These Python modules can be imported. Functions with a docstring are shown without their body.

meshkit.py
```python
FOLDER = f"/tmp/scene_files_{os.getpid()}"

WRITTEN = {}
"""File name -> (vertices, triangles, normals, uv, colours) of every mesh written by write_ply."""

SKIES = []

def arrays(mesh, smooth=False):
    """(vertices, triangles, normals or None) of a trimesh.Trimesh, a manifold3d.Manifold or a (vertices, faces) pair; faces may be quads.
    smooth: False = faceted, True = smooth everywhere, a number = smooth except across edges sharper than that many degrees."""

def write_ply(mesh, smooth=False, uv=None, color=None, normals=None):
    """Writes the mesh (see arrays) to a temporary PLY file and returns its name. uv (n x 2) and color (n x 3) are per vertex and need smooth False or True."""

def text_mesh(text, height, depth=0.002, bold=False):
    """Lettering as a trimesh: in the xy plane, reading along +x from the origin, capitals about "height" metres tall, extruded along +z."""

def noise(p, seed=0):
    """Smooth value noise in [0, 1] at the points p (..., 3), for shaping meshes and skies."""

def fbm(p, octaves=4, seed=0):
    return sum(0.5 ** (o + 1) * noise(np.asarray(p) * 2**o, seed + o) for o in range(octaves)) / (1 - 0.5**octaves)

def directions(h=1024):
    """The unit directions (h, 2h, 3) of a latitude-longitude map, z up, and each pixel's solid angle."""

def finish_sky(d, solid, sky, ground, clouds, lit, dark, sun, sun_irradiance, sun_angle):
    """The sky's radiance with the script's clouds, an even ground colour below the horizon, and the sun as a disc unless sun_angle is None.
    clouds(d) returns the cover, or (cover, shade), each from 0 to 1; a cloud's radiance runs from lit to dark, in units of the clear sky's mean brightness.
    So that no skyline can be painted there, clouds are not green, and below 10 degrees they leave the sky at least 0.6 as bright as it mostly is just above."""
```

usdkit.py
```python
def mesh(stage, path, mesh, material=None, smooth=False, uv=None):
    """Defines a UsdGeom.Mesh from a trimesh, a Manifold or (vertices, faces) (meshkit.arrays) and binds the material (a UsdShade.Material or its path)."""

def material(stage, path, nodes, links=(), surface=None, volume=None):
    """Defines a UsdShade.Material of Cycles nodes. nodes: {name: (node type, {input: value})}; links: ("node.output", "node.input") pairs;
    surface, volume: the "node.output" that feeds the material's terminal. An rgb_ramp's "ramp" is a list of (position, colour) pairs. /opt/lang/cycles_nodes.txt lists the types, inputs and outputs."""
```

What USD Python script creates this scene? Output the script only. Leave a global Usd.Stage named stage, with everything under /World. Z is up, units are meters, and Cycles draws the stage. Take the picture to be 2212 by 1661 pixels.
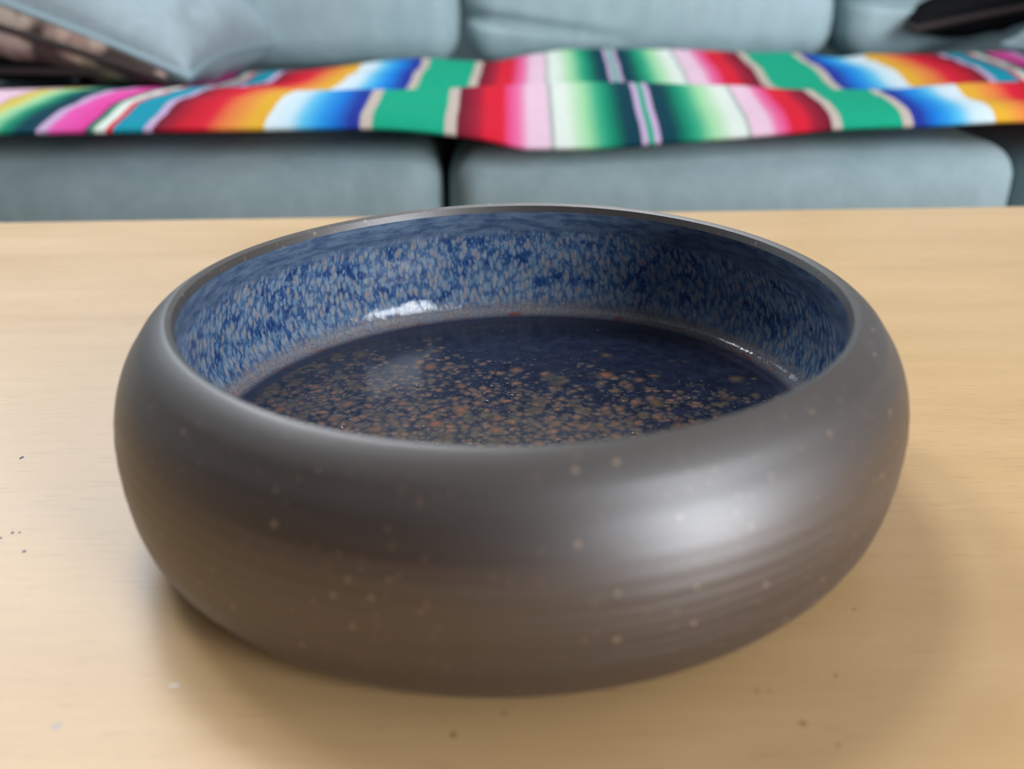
import math
import numpy as np
import trimesh
import meshkit
import usdkit
from pxr import Usd, UsdGeom, UsdLux, UsdShade, Gf, Sdf
from scipy.interpolate import CubicSpline, PchipInterpolator

stage = Usd.Stage.CreateInMemory()
UsdGeom.SetStageUpAxis(stage, 'Z')
UsdGeom.SetStageMetersPerUnit(stage, 1.0)
UsdGeom.Xform.Define(stage, '/World')
UsdGeom.Scope.Define(stage, '/World/Looks')

# ------------------------------------------------------------------ camera (z = 0 is the table top, the bowl stands at the origin)
K = 13.0 / 12.0
CAM_D, CAM_H, PITCH, ROLL, YAW, FPX = 0.28049 * K, 0.16688 * K, 0.44143, -0.01197, -0.00201, 2050.0
EXPOSURE = 0.06
cam = UsdGeom.Camera.Define(stage, '/World/camera')
_R0 = np.array([math.cos(YAW), -math.sin(YAW), 0.0])
_F0 = np.array([math.sin(YAW), math.cos(YAW), 0.0])
_Z = np.array([0, 0, 1.0])
FWD = math.cos(PITCH) * _F0 - math.sin(PITCH) * _Z
_U0 = math.sin(PITCH) * _F0 + math.cos(PITCH) * _Z
RIGHT = math.cos(ROLL) * _R0 + math.sin(ROLL) * _U0
UP = -math.sin(ROLL) * _R0 + math.cos(ROLL) * _U0
EYE = np.array([0, -CAM_D, CAM_H])
_m = np.eye(4)
_m[0, :3], _m[1, :3], _m[2, :3], _m[3, :3] = RIGHT, UP, -FWD, EYE
cam.AddTransformOp().Set(Gf.Matrix4d(*_m.ravel().tolist()))
cam.CreateHorizontalApertureAttr(36.0)
cam.CreateVerticalApertureAttr(36.0 * 1661 / 2212)
cam.CreateFocalLengthAttr(36.0 * FPX / 2212)
cam.CreateFStopAttr(6.7)
cam.CreateFocusDistanceAttr(0.385)
cam.CreateClippingRangeAttr(Gf.Vec2f(0.02, 100.0))
cam.CreateExposureAttr(EXPOSURE)

# ------------------------------------------------------------------ daylight: what the sky sends through the windows of the room
# (wall_back's window behind the sofa on the left, wall_front's tall window behind the photographer on the right, and a roof window), and the sky itself
BACK_WIN = dict(x0=-2.40, x1=-0.62, z0=0.85, z1=2.10, y=1.87)
FRONT_WIN = dict(x0=1.24, x1=2.95, z0=-0.25, z1=1.80, y=-1.65)
ROOF_WINS = [dict(x0=-1.80, x1=-1.10, y0=0.86, y1=1.50, z=2.25), dict(x0=-0.85, x1=-0.15, y0=0.86, y1=1.50, z=2.25)]
L_BACK, L_FRONT, L_ROOF, L_SKY = 4.4, 18.5, 28.0, 0.15


def rect_light(path, centre, xaxis, yaxis, w, h, radiance, color):
    """A sky-bright rectangle just outside a window; it shines along xaxis x yaxis reversed (local -z)."""
    l = UsdLux.RectLight.Define(stage, path)
    x, y = np.asarray(xaxis, float), np.asarray(yaxis, float)
    z = np.cross(x, y)
    m = np.eye(4)
    m[0, :3], m[1, :3], m[2, :3], m[3, :3] = x, y, z, centre
    l.AddTransformOp().Set(Gf.Matrix4d(*m.ravel().tolist()))
    l.CreateWidthAttr(w)
    l.CreateHeightAttr(h)
    l.CreateIntensityAttr(radiance)
    l.CreateColorAttr(Gf.Vec3f(*color))


b, s_ = BACK_WIN, FRONT_WIN
rect_light('/World/window_daylight', ((b['x0'] + b['x1']) / 2, b['y'] + 0.22, (b['z0'] + b['z1']) / 2), (-1, 0, 0), (0, 0, 1), b['x1'] - b['x0'] + 0.1, b['z1'] - b['z0'] + 0.1, L_BACK, (0.80, 0.93, 1.10))
rect_light('/World/window_daylight_001', ((s_['x0'] + s_['x1']) / 2, s_['y'] - 0.22, (s_['z0'] + s_['z1']) / 2), (1, 0, 0), (0, 0, 1), s_['x1'] - s_['x0'] + 0.1, s_['z1'] - s_['z0'] + 0.1, L_FRONT, (0.955, 0.975, 1.04))
for k_, r_ in enumerate(ROOF_WINS):
    rect_light(f'/World/window_daylight_{k_ + 2:03d}', ((r_['x0'] + r_['x1']) / 2, (r_['y0'] + r_['y1']) / 2, r_['z'] + 0.25), (1, 0, 0), (0, 1, 0), r_['x1'] - r_['x0'] + 0.1, r_['y1'] - r_['y0'] + 0.1, L_ROOF, (0.98, 0.985, 1.02))
dome = UsdLux.DomeLight.Define(stage, '/World/sky_light')
dome.CreateIntensityAttr(L_SKY)
dome.CreateColorAttr(Gf.Vec3f(0.8, 0.9, 1.0))

# ------------------------------------------------------------------ helpers
_names = {}


def numbered(parent, name):
    key = (parent, name)
    k = _names.get(key, 0)
    _names[key] = k + 1
    return f'{parent}/{name}' + (f'_{k:03d}' if k else '')


def tag(prim, label=None, cat=None, group=None, kind=None):
    for k, v in (('label', label), ('category', cat), ('group', group), ('kind', kind)):
        if v:
            prim.SetCustomDataByKey(k, v)
    return prim


def thing(name, label, cat, loc=(0, 0, 0), rz=0.0, group=None):
    x = UsdGeom.Xform.Define(stage, numbered('/World', name))
    x.AddTranslateOp().Set(Gf.Vec3d(*map(float, loc)))
    if rz:
        x.AddRotateZOp().Set(float(rz))
    return tag(x.GetPrim(), label, cat, group)


def obj(name, mesh, mat, parent=None, smooth=False, uv=None, label=None, cat=None, kind=None, group=None):
    root = str(parent.GetPath()) if parent is not None else '/World'
    m = usdkit.mesh(stage, numbered(root, name), mesh, mat, smooth=smooth, uv=uv)
    return tag(m.GetPrim(), label, cat, group, kind)


def rbox(size, r=0.004, centre=(0, 0, 0), seg=3):
    """Box with rounded edges (Minkowski sum through the hull of small spheres)."""
    s = trimesh.creation.icosphere(seg - 1, r)
    hx, hy, hz = (max(v / 2 - r, 1e-5) for v in size)
    pts = np.concatenate([s.vertices + np.array([a * hx, b_ * hy, c * hz]) for a in (-1, 1) for b_ in (-1, 1) for c in (-1, 1)])
    m = trimesh.convex.convex_hull(pts)
    m.apply_translation(centre)
    return m


def box(lo, hi):
    lo, hi = np.minimum(lo, hi), np.maximum(lo, hi)
    m = trimesh.creation.box(hi - lo)
    m.apply_translation((lo + hi) / 2)
    return m


def grid_faces(n, m, wrap_m=False):
    i, j = np.meshgrid(np.arange(n - 1), np.arange(m if wrap_m else m - 1), indexing='ij')
    j2 = (j + 1) % m
    q = np.stack([i * m + j, i * m + j2, (i + 1) * m + j2, (i + 1) * m + j], -1).reshape(-1, 4)
    return np.vstack([q[:, [0, 1, 2]], q[:, [0, 2, 3]]])


def tube(path, r, sides=8, closed=False):
    p = np.asarray(path, float)
    t = (np.roll(p, -1, 0) - np.roll(p, 1, 0)) if closed else np.gradient(p, axis=0)
    t /= np.linalg.norm(t, axis=1, keepdims=True)
    a = np.cross(t, [0.13, 0.21, 0.97])
    a /= np.linalg.norm(a, axis=1, keepdims=True)
    c = np.cross(t, a)
    g = np.arange(sides) * 2 * np.pi / sides
    v = p[:, None] + r * (np.cos(g)[None, :, None] * a[:, None] + np.sin(g)[None, :, None] * c[:, None])
    f = grid_faces(len(p), sides, True)
    if closed:
        n, j = len(p), np.arange(sides)
        q = np.stack([(n - 1) * sides + j, (n - 1) * sides + (j + 1) % sides, (j + 1) % sides, j], 1)
        f = np.vstack([f, q[:, [0, 1, 2]], q[:, [0, 2, 3]]])
    return trimesh.Trimesh(v.reshape(-1, 3), f, process=False)


def mat(name, nodes, links=(), surface='p.BSDF'):
    return usdkit.material(stage, '/World/Looks/' + name, nodes, links, surface=surface)


def plain(name, color, rough=0.6, **kw):
    return mat(name, {'p': ('principled_bsdf', {'base_color': color, 'roughness': rough, **kw})})


class Graph:
    """Collects nodes and links; values may be numbers, tuples or 'node.output' strings."""

    def __init__(self):
        self.n, self.l, self.k, self.dims = {}, [], 0, '3D'

    def add(self, kind, out, consts=None, **ins):
        self.k += 1
        name = f'n{self.k}'
        vals = dict(consts or {})
        for key, v in ins.items():
            if isinstance(v, str) and '.' in v:
                self.l.append((v, f'{name}.{key}'))
            else:
                vals[key] = v
        self.n[name] = (kind, vals)
        return f'{name}.{out}'

    def math(self, op, a, b=0.0, c=0.0, clamp=False):
        return self.add('math', 'value', {'math_type': op, 'use_clamp': clamp}, value1=a, value2=b, value3=c)

    def smooth(self, v, a, b, lo=0.0, hi=1.0):
        return self.add('map_range', 'result', {'range_type': 'smoothstep', 'clamp': True}, value=v, from_min=a, from_max=b, to_min=lo, to_max=hi)

    def mix(self, fac, a, b, kind='mix'):
        return self.add('mix', 'color', {'mix_type': kind, 'use_clamp': False}, fac=fac, color1=a, color2=b)

    def noise(self, vec, scale, detail=2.0, rough=0.5, dist=0.0, out='fac'):
        return self.add('noise_texture', out, {'dimensions': '3D'}, vector=vec, scale=scale, detail=detail, roughness=rough, distortion=dist)

    def voronoi(self, vec, scale, feature='f1', out='distance', rnd=1.0, smoothness=0.3):
        return self.add('voronoi_texture', out, {'dimensions': self.dims, 'feature': feature, 'metric': 'euclidean'}, vector=vec, scale=scale, randomness=rnd, smoothness=smoothness)

    def map(self, vec, scale=(1, 1, 1), loc=(0, 0, 0), rot=(0, 0, 0)):
        return self.add('mapping', 'vector', {'mapping_type': 'point'}, vector=vec, scale=scale, location=loc, rotation=rot)

    def xyz(self, vec):
        o = self.add('separate_xyz', 'x', vector=vec)
        n = o.split('.')[0]
        return f'{n}.x', f'{n}.y', f'{n}.z'

    def rgb(self, col):
        o = self.add('separate_color', 'r', {'color_type': 'rgb'}, color=col)
        n = o.split('.')[0]
        return f'{n}.r', f'{n}.g', f'{n}.b'

    def vadd(self, a, b):
        return self.add('vector_math', 'vector', {'math_type': 'add'}, vector1=a, vector2=b)

    def vscale(self, a, s):
        return self.add('vector_math', 'vector', {'math_type': 'scale'}, vector1=a, scale=s)

    def bump(self, height, strength, distance, normal=None):
        kw = {'normal': normal} if normal else {}
        return self.add('bump', 'normal', {}, height=height, strength=strength, distance=distance, **kw)

    def ramp(self, fac, stops, interpolate=True):
        return self.add('rgb_ramp', 'color', {'ramp': stops, 'interpolate': interpolate}, fac=fac)

    def build(self, name, surface):
        return usdkit.material(stage, '/World/Looks/' + name, self.n, self.l, surface=surface)

    def principled(self, name, **kw):
        return self.build(name, self.add('principled_bsdf', 'BSDF', {}, **kw))


# ------------------------------------------------------------------ the room
RX0, RX1, RY0, RY1, RZ0, RZ1 = -2.85, 3.45, FRONT_WIN['y'], BACK_WIN['y'], -0.45, 2.25
g = Graph()
pos = g.add('geometry', 'position')
n1 = g.noise(pos, 60.0, 3.0)
wall_paint = g.principled('wall_paint', base_color=(0.27, 0.265, 0.255), roughness=0.85, normal=g.bump(n1, 0.15, 0.002))
fill_cut_paint = plain('fill_cut_wall_paint', (0.07, 0.07, 0.072), 0.8)  # unseen wall behind the camera, made dark to cut fill light
ceiling_paint = plain('ceiling_paint', (0.55, 0.545, 0.53), 0.9)
trim_paint = plain('trim_paint', (0.80, 0.80, 0.78), 0.45)
g = Graph()
pos = g.add('geometry', 'position')
st = g.map(pos, (1.2, 14.0, 1.0))
floor_boards = g.principled('floor_boards', base_color=g.ramp(g.noise(st, 5.0, 5.0, 0.6), [(0.25, (0.16, 0.085, 0.045)), (0.75, (0.30, 0.18, 0.10))]), roughness=0.4)
g = Graph()
back = g.add('geometry', 'backfacing')
fac = g.math('multiply', g.add('fresnel', 'fac', IOR=1.45), g.math('subtract', 1.0, back))       # the far face of a thin pane lets everything out
mixed = g.add('mix_closure', 'closure', fac=fac, closure1=g.add('transparent_bsdf', 'BSDF', color=(0.97, 0.98, 0.98)), closure2=g.add('glossy_bsdf', 'BSDF', color=(0.9, 0.9, 0.9), roughness=0.02))
window_glass = g.build('window_glass', mixed)
T = 0.14
floor_prim = UsdGeom.Xform.Define(stage, '/World/floor').GetPrim()
tag(floor_prim, 'brown wooden floor under the sofa and the coffee table', 'floor', kind='structure')
rng = np.random.default_rng(5)
ny = 34
bw = (RY1 - RY0) / ny
for i in range(ny):
    cut = [RX0] + sorted(rng.uniform(RX0 + 0.4, RX1 - 0.4, 2).tolist()) + [RX1]
    for a, c in zip(cut[:-1], cut[1:]):
        if c - a > 0.03:
            obj('plank', box((a + 0.0008, RY0 + i * bw + 0.0008, RZ0 - 0.02), (c - 0.0008, RY0 + (i + 1) * bw - 0.0008, RZ0)), floor_boards, floor_prim)
cx0, cx1, cy0, cy1 = RX0 - T, RX1 + T, RY0 - T, RY1 + T
_a, _c = ROOF_WINS
obj('ceiling', trimesh.util.concatenate([box((cx0, cy0, RZ1), (cx1, _a['y0'], RZ1 + 0.12)), box((cx0, _a['y1'], RZ1), (cx1, cy1, RZ1 + 0.12)), box((cx0, _a['y0'], RZ1), (_a['x0'], _a['y1'], RZ1 + 0.12)), box((_a['x1'], _a['y0'], RZ1), (_c['x0'], _a['y1'], RZ1 + 0.12)), box((_c['x1'], _a['y0'], RZ1), (cx1, _a['y1'], RZ1 + 0.12))]), ceiling_paint, label='plain white ceiling of the living room', cat='ceiling', kind='structure')


def holed_wall(name, axis, at, out, a0, a1, hole, label, paint=wall_paint):
    """A wall slab across axis at coordinate at, T thick towards out, with an opening (a0, a1, z0, z1) along the other axis."""
    parts = []
    lo, hi = (at, at + T * out)
    spans = [(a0, a1, RZ0, RZ1)] if hole is None else [(a0, hole[0], RZ0, RZ1), (hole[1], a1, RZ0, RZ1), (hole[0], hole[1], RZ0, hole[2]), (hole[0], hole[1], hole[3], RZ1)]
    for p0, p1, z0, z1 in spans:
        if axis == 'y':
            parts.append(box((p0, lo, z0), (p1, hi, z1)))
        else:
            parts.append(box((lo, p0, z0), (hi, p1, z1)))
    obj(name, trimesh.util.concatenate(parts), paint, label=label, cat='wall', kind='structure')


holed_wall('wall_back', 'y', RY1, 1, RX0 - T, RX1 + T, (b['x0'], b['x1'], b['z0'], b['z1']), 'grey wall behind the sofa with a wide window')
holed_wall('wall_right', 'x', RX1, 1, RY0, RY1, None, 'grey plain wall right of the sofa')
holed_wall('wall_left', 'x', RX0, -1, RY0, RY1, None, 'grey plain wall left of the sofa')
holed_wall('wall_front', 'y', RY0, -1, RX0 - T, RX1 + T, (s_['x0'], s_['x1'], s_['z0'], s_['z1']), 'unseen wall facing the sofa with a tall window, made dark to cut fill light', fill_cut_paint)


def window(name, along_x, a0, a1, z0, z1, at, label, panes):
    t = UsdGeom.Xform.Define(stage, '/World/' + name).GetPrim()
    tag(t, label, 'window', kind='structure')
    fw, d = 0.055, 0.05

    def bx(p0, p1, q0, q1, d0=0.03, d1=0.03 + d):
        return box((p0, at + d0, q0), (p1, at + d1, q1)) if along_x else box((at + d0, p0, q0), (at + d1, p1, q1))
    obj('window_frame', trimesh.util.concatenate([bx(a0, a0 + fw, z0, z1), bx(a1 - fw, a1, z0, z1), bx(a0 + fw, a1 - fw, z0, z0 + fw), bx(a0 + fw, a1 - fw, z1 - fw, z1)]), trim_paint, t)
    step = (a1 - a0 - 2 * fw) / panes
    for i in range(panes):
        p0, p1 = a0 + fw + i * step, a0 + fw + (i + 1) * step
        if i:
            obj('mullion', bx(p0 - 0.02, p0 + 0.02, z0 + fw, z1 - fw), trim_paint, t)
        obj('pane', bx(p0 + (0.02 if i else 0), p1 - (0.02 if i < panes - 1 else 0), z0 + fw, z1 - fw, 0.053, 0.057), window_glass, t)
    obj('window_sill', bx(a0 - 0.04, a1 + 0.04, z0 - 0.03, z0, -0.05 + (0.11 if at < 0 else 0), 0.03 + (0.14 if at < 0 else 0)), trim_paint, t)


window('window_1', True, b['x0'], b['x1'], b['z0'], b['z1'], b['y'], 'white framed wide window above the sofa back', 3)
window('window_2', True, s_['x0'], s_['x1'], s_['z0'], s_['z1'], s_['y'] - 0.11, 'white framed tall window facing the sofa, two sashes', 2)
fw = 0.05
for k_, r_ in enumerate(ROOF_WINS):
    w3 = UsdGeom.Xform.Define(stage, f'/World/window_{k_ + 3}').GetPrim()
    tag(w3, ('white framed roof window in the ceiling, farther left of two', 'white framed roof window in the ceiling, nearer the middle of the sofa')[k_], 'window', kind='structure')
    obj('window_frame', trimesh.util.concatenate([box((r_['x0'], r_['y0'], RZ1 + 0.04), (r_['x0'] + fw, r_['y1'], RZ1 + 0.10)), box((r_['x1'] - fw, r_['y0'], RZ1 + 0.04), (r_['x1'], r_['y1'], RZ1 + 0.10)), box((r_['x0'] + fw, r_['y0'], RZ1 + 0.04), (r_['x1'] - fw, r_['y0'] + fw, RZ1 + 0.10)), box((r_['x0'] + fw, r_['y1'] - fw, RZ1 + 0.04), (r_['x1'] - fw, r_['y1'], RZ1 + 0.10))]), trim_paint, w3)
    obj('pane', box((r_['x0'] + fw, r_['y0'] + fw, RZ1 + 0.068), (r_['x1'] - fw, r_['y1'] - fw, RZ1 + 0.072)), window_glass, w3)
obj('baseboard_back', box((RX0, RY1 - 0.015, RZ0), (RX1, RY1, RZ0 + 0.09)), trim_paint, label='white baseboard along the wall behind the sofa', cat='baseboard', kind='structure')
obj('baseboard_left', box((RX0, RY0, RZ0), (RX0 + 0.015, RY1 - 0.015, RZ0 + 0.09)), trim_paint, label='white baseboard along the left wall', cat='baseboard', kind='structure')
obj('baseboard_right', box((RX1 - 0.015, RY0, RZ0), (RX1, RY1 - 0.015, RZ0 + 0.09)), trim_paint, label='white baseboard along the right wall', cat='baseboard', kind='structure')

# ------------------------------------------------------------------ coffee table
g = Graph()
pos = g.add('geometry', 'position')
warp = g.noise(pos, 3.0, 2.0, out='color')
wp = g.vadd(g.map(pos, (1.0, 1.0, 1.0)), g.vscale(warp, 0.02))
broad = g.noise(g.map(wp, (2.2, 13.0, 1.0)), 2.0, 3.0, 0.55)
fine = g.noise(g.map(wp, (7.0, 170.0, 1.0)), 3.0, 4.0, 0.6)
fleck = g.noise(g.map(wp, (30.0, 320.0, 1.0)), 2.0, 2.0, 0.5)
wood = g.ramp(broad, [(0.25, (0.62, 0.395, 0.178)), (0.5, (0.67, 0.435, 0.205)), (0.75, (0.71, 0.47, 0.238))])
wood = g.mix(g.smooth(fine, 0.30, 0.70, 0.10, 0.0), wood, (0.40, 0.22, 0.085))
wood = g.mix(g.smooth(fleck, 0.60, 0.72, 0.0, 0.35), wood, (0.44, 0.26, 0.12))
TABLE_WOOD = g.principled('birch_table_top', base_color=wood, roughness=g.smooth(broad, 0.2, 0.8, 0.30, 0.37), specular_ior_level=0.8, normal=g.bump(fine, 0.08, 0.0004))
g = Graph()
pos = g.add('geometry', 'position')
LEG_WOOD = g.principled('birch_leg', base_color=g.ramp(g.noise(g.map(pos, (90, 90, 5)), 2.0, 3.0), [(0.3, (0.52, 0.32, 0.15)), (0.7, (0.62, 0.40, 0.20))]), roughness=0.45)
TX0, TX1, TY0, TY1 = -0.78, 0.78, -0.42, 0.3665
table = thing('coffee_table', 'light birch coffee table with clear varnish under the dark bowl', 'coffee table')
edge_rot = math.radians(0.75)
top = rbox((TX1 - TX0, TY1 - TY0, 0.026), 0.003, ((TX0 + TX1) / 2, (TY0 + TY1) / 2, -0.013))
# its far edge runs slightly askew to the camera
_sh = np.array(top.vertices)
_sh[:, 1] += _sh[:, 0] * math.tan(edge_rot * 1.3)
top.vertices = _sh
obj('table_top', top, TABLE_WOOD, table, smooth=30)
obj('apron', box((TX0 + 0.09, TY1 - 0.085, -0.085), (TX1 - 0.09, TY1 - 0.063, -0.026)), LEG_WOOD, table)
obj('apron', box((TX0 + 0.09, TY0 + 0.063, -0.085), (TX1 - 0.09, TY0 + 0.085, -0.026)), LEG_WOOD, table)
obj('apron', box((TX0 + 0.063, TY0 + 0.09, -0.085), (TX0 + 0.085, TY1 - 0.09, -0.026)), LEG_WOOD, table)
obj('apron', box((TX1 - 0.085, TY0 + 0.09, -0.085), (TX1 - 0.063, TY1 - 0.09, -0.026)), LEG_WOOD, table)
for lx in (TX0 + 0.075, TX1 - 0.075):
    for ly in (TY0 + 0.075, TY1 - 0.075):
        leg = trimesh.creation.cylinder(0.024, 0.424, sections=24)
        v = np.array(leg.vertices)
        k = np.where(v[:, 2] < 0, 0.62, 1.0)
        v[:, 0] *= k
        v[:, 1] *= k
        leg.vertices = v + np.array([lx, ly, -0.026 - 0.212])
        obj('leg', leg, LEG_WOOD, table, smooth=40)


INK = plain('ink_stain', (0.035, 0.035, 0.06), 0.5)
BROWN_MARK = plain('brown_stain', (0.36, 0.20, 0.085), 0.5)
PALE_MARK = plain('pale_stain', (0.78, 0.74, 0.70), 0.5)
BLUE_MARK = plain('blue_stain', (0.50, 0.47, 0.46), 0.5)
rng = np.random.default_rng(11)


def mark(name, x, y, rx, ry, m):
    c = (x, y)
    a = np.linspace(0, 2 * np.pi, 15)[:-1]
    w = 1 + rng.uniform(-0.25, 0.25, 14)
    ring = np.stack([c[0] + rx * w * np.cos(a), c[1] + ry * w * np.sin(a)], 1)
    vv = np.vstack([np.c_[ring, np.full(14, 0.00006)], np.c_[ring, np.full(14, -0.0002)], [[c[0], c[1], 0.00008]]])
    j = np.arange(14)
    k = (j + 1) % 14
    f = np.vstack([np.stack([j, k, np.full(14, 28)], 1), np.stack([j + 14, k, j], 1), np.stack([j + 14, k + 14, k], 1)])
    obj(name, (vv, f), m, table)


for x, y, r in ((-0.1910, 0.0175, 0.0007), (-0.1702, -0.0344, 0.0005), (-0.1679, -0.0342, 0.0004), (-0.1612, -0.0453, 0.0006), (-0.1727, -0.0374, 0.0005), (-0.1913, 0.0168, 0.0005)):
    mark('ink_speck', x, y, r, r * 1.2, INK)
for x, y, r in ((0.0997, -0.0792, 0.0006), (0.0857, -0.1069, 0.0007), (0.0631, -0.1123, 0.0006), (0.0665, -0.1123, 0.0005), (-0.0160, -0.1264, 0.0010), (-0.0033, -0.1191, 0.0006), (0.0789, -0.1310, 0.0006), (0.0722, -0.1238, 0.0009)):
    mark('brown_speck', x, y, r, r * 0.9, BROWN_MARK)
mark('pale_mark', -0.0920, -0.1078, 0.0014, 0.0005, PALE_MARK)
mark('smudge', -0.1175, -0.1220, 0.0013, 0.0009, BLUE_MARK)

# ------------------------------------------------------------------ the bowl
NT = 384
theta = np.linspace(0, 2 * np.pi, NT, endpoint=False) - np.pi / 2      # the seam of the turning lies at the front


def harm(c, t):
    return K * (c[0] * np.cos(2 * t) + c[1] * np.sin(2 * t) + c[2] * np.cos(3 * t) + c[3] * np.sin(3 * t))


LOW = (-0.00037, 0.00061, 0.00022, -0.00026)
LIP = (0.00086, -0.0004, 0.00013, 0.00017)
LIPZ = (0.00015, 0.00026, -0.00033, -0.00035)
FLO = (-0.00026, 0.00124, -0.00079, 0.00102)
H = 0.06819 * K
_zm = 0.38067 * 0.06819
_cs = CubicSpline([0, _zm * 0.5, _zm, _zm + (0.06819 - _zm) * 0.6, 0.06819], [0.10307, 0.11665, 0.12, 0.11746, 0.10451])


_z = np.r_[np.linspace(0, 0.0600, 14), 0.0640, 0.0680, 0.0706, 0.0723, 0.0733, H]
_r = np.r_[K * _cs(np.linspace(0, 0.0600, 14) / K), 0.1223, 0.1193, 0.1165, 0.1141, 0.1124, 0.1112]
_pr = PchipInterpolator(_z, _r)


def outer_r(z):
    return _pr(np.asarray(z))


def bowl_ring(r, z, t, inner=0.0):
    """A turned ring, a little out of true as thrown by hand. inner: 0 at the rim and outside, 1 at the floor's edge."""
    w = np.clip(z / H, 0, 1)
    dr = (1 - w) * harm(LOW, t) + w * harm(LIP, t)
    dx = (1 - w) * -0.00151 * K - w * 0.00046 * K
    dy = -(1 - w) * 0.00014 * K
    if inner > 0:
        wi = 1 - inner
        dr = inner * harm(FLO, t) * min(1, r / 0.1) + wi * dr
        dx = inner * 0.0019 * K * 0.55 + wi * dx
        dy = wi * dy
    dz = w * harm(LIPZ, t) * (1 - inner)
    return np.stack([(r + dr) * np.cos(t) + dx, (r + dr) * np.sin(t) + dy, z + dz + 0 * t], -1)


def turned(profile, inner_of=lambda z, r: 0.0, wobble=None, seam=False):
    t = np.append(theta, theta[0] + 2 * np.pi) if seam else theta
    rows = [bowl_ring(r, z, t, inner_of(z, r)) for r, z in profile]
    v = np.stack(rows)
    f = grid_faces(len(profile), len(t), not seam)
    return v, f, t


def smooth_curve(pts, n):
    p = np.asarray(pts, float)
    s = np.r_[0, np.cumsum(np.linalg.norm(np.diff(p, axis=0), axis=1))]
    q = np.linspace(0, s[-1], n)
    return np.stack([PchipInterpolator(s, p[:, 0])(q), PchipInterpolator(s, p[:, 1])(q)], 1)


zz = np.r_[np.linspace(0.0025, 0.060, 52), np.linspace(0.061, H - 0.0003, 34)]
rng = np.random.default_rng(3)
ridge = 0.00011 * np.sin(zz / 0.0042 * 2 * np.pi + 1.3 * np.sin(zz * 200)) + 0.00007 * np.sin(zz / 0.0023 * 2 * np.pi)
outside = np.stack([outer_r(zz) + ridge * 0.7 * np.clip((0.056 - zz) / 0.015, 0.10, 1), zz], 1)
rim_r = float(outer_r(H - 0.0003))
crest = np.array([(0.1111, H - 0.0001)])
bevel = np.array([(0.1102, H - 0.00045), (0.1093, H - 0.0009)])
face = np.array([(0.1088, H - 0.0021), (0.1083, H - 0.0034)])
lip = np.vstack([crest, bevel, face])
foot = smooth_curve([(0.0001, 0.0016), (0.096, 0.0016), (0.1005, 0.0012), (0.1030, 0.0), (0.1075, 0.0), (0.1108, 0.0006), (float(outer_r(0.0025)), 0.0025)], 30)[:-1]
v, f, _ = turned(np.vstack([foot, outside, lip]))
g = Graph()
pos = g.add('geometry', 'position')
px, py, pz = g.xyz(pos)
ang = g.math('multiply', g.math('arctan2', px, py), 0.12)
wrapped = g.add('combine_xyz', 'vector', x=ang, y=0.0, z=pz)
bands = g.noise(g.map(pos, (6.0, 6.0, 140.0)), 1.0, 4.0, 0.6)
cloud = g.noise(pos, 28.0, 3.0, 0.55)
clay = g.mix(g.smooth(bands, 0.3, 0.7), (0.027, 0.0125, 0.0072), (0.044, 0.0225, 0.0145))
clay = g.mix(g.smooth(cloud, 0.35, 0.7, 0.0, 0.55), clay, (0.036, 0.022, 0.016))
greyed = g.smooth(pz, 0.050, 0.070)
clay = g.mix(g.math('multiply', greyed, 0.75), clay, (0.036, 0.031, 0.028))
sp1 = g.smooth(g.voronoi(pos, 210.0), 0.10, 0.22, 1.0, 0.0)
keep1 = g.math('greater_than', g.rgb(g.voronoi(pos, 210.0, out='color'))[0], 0.80)
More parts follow.
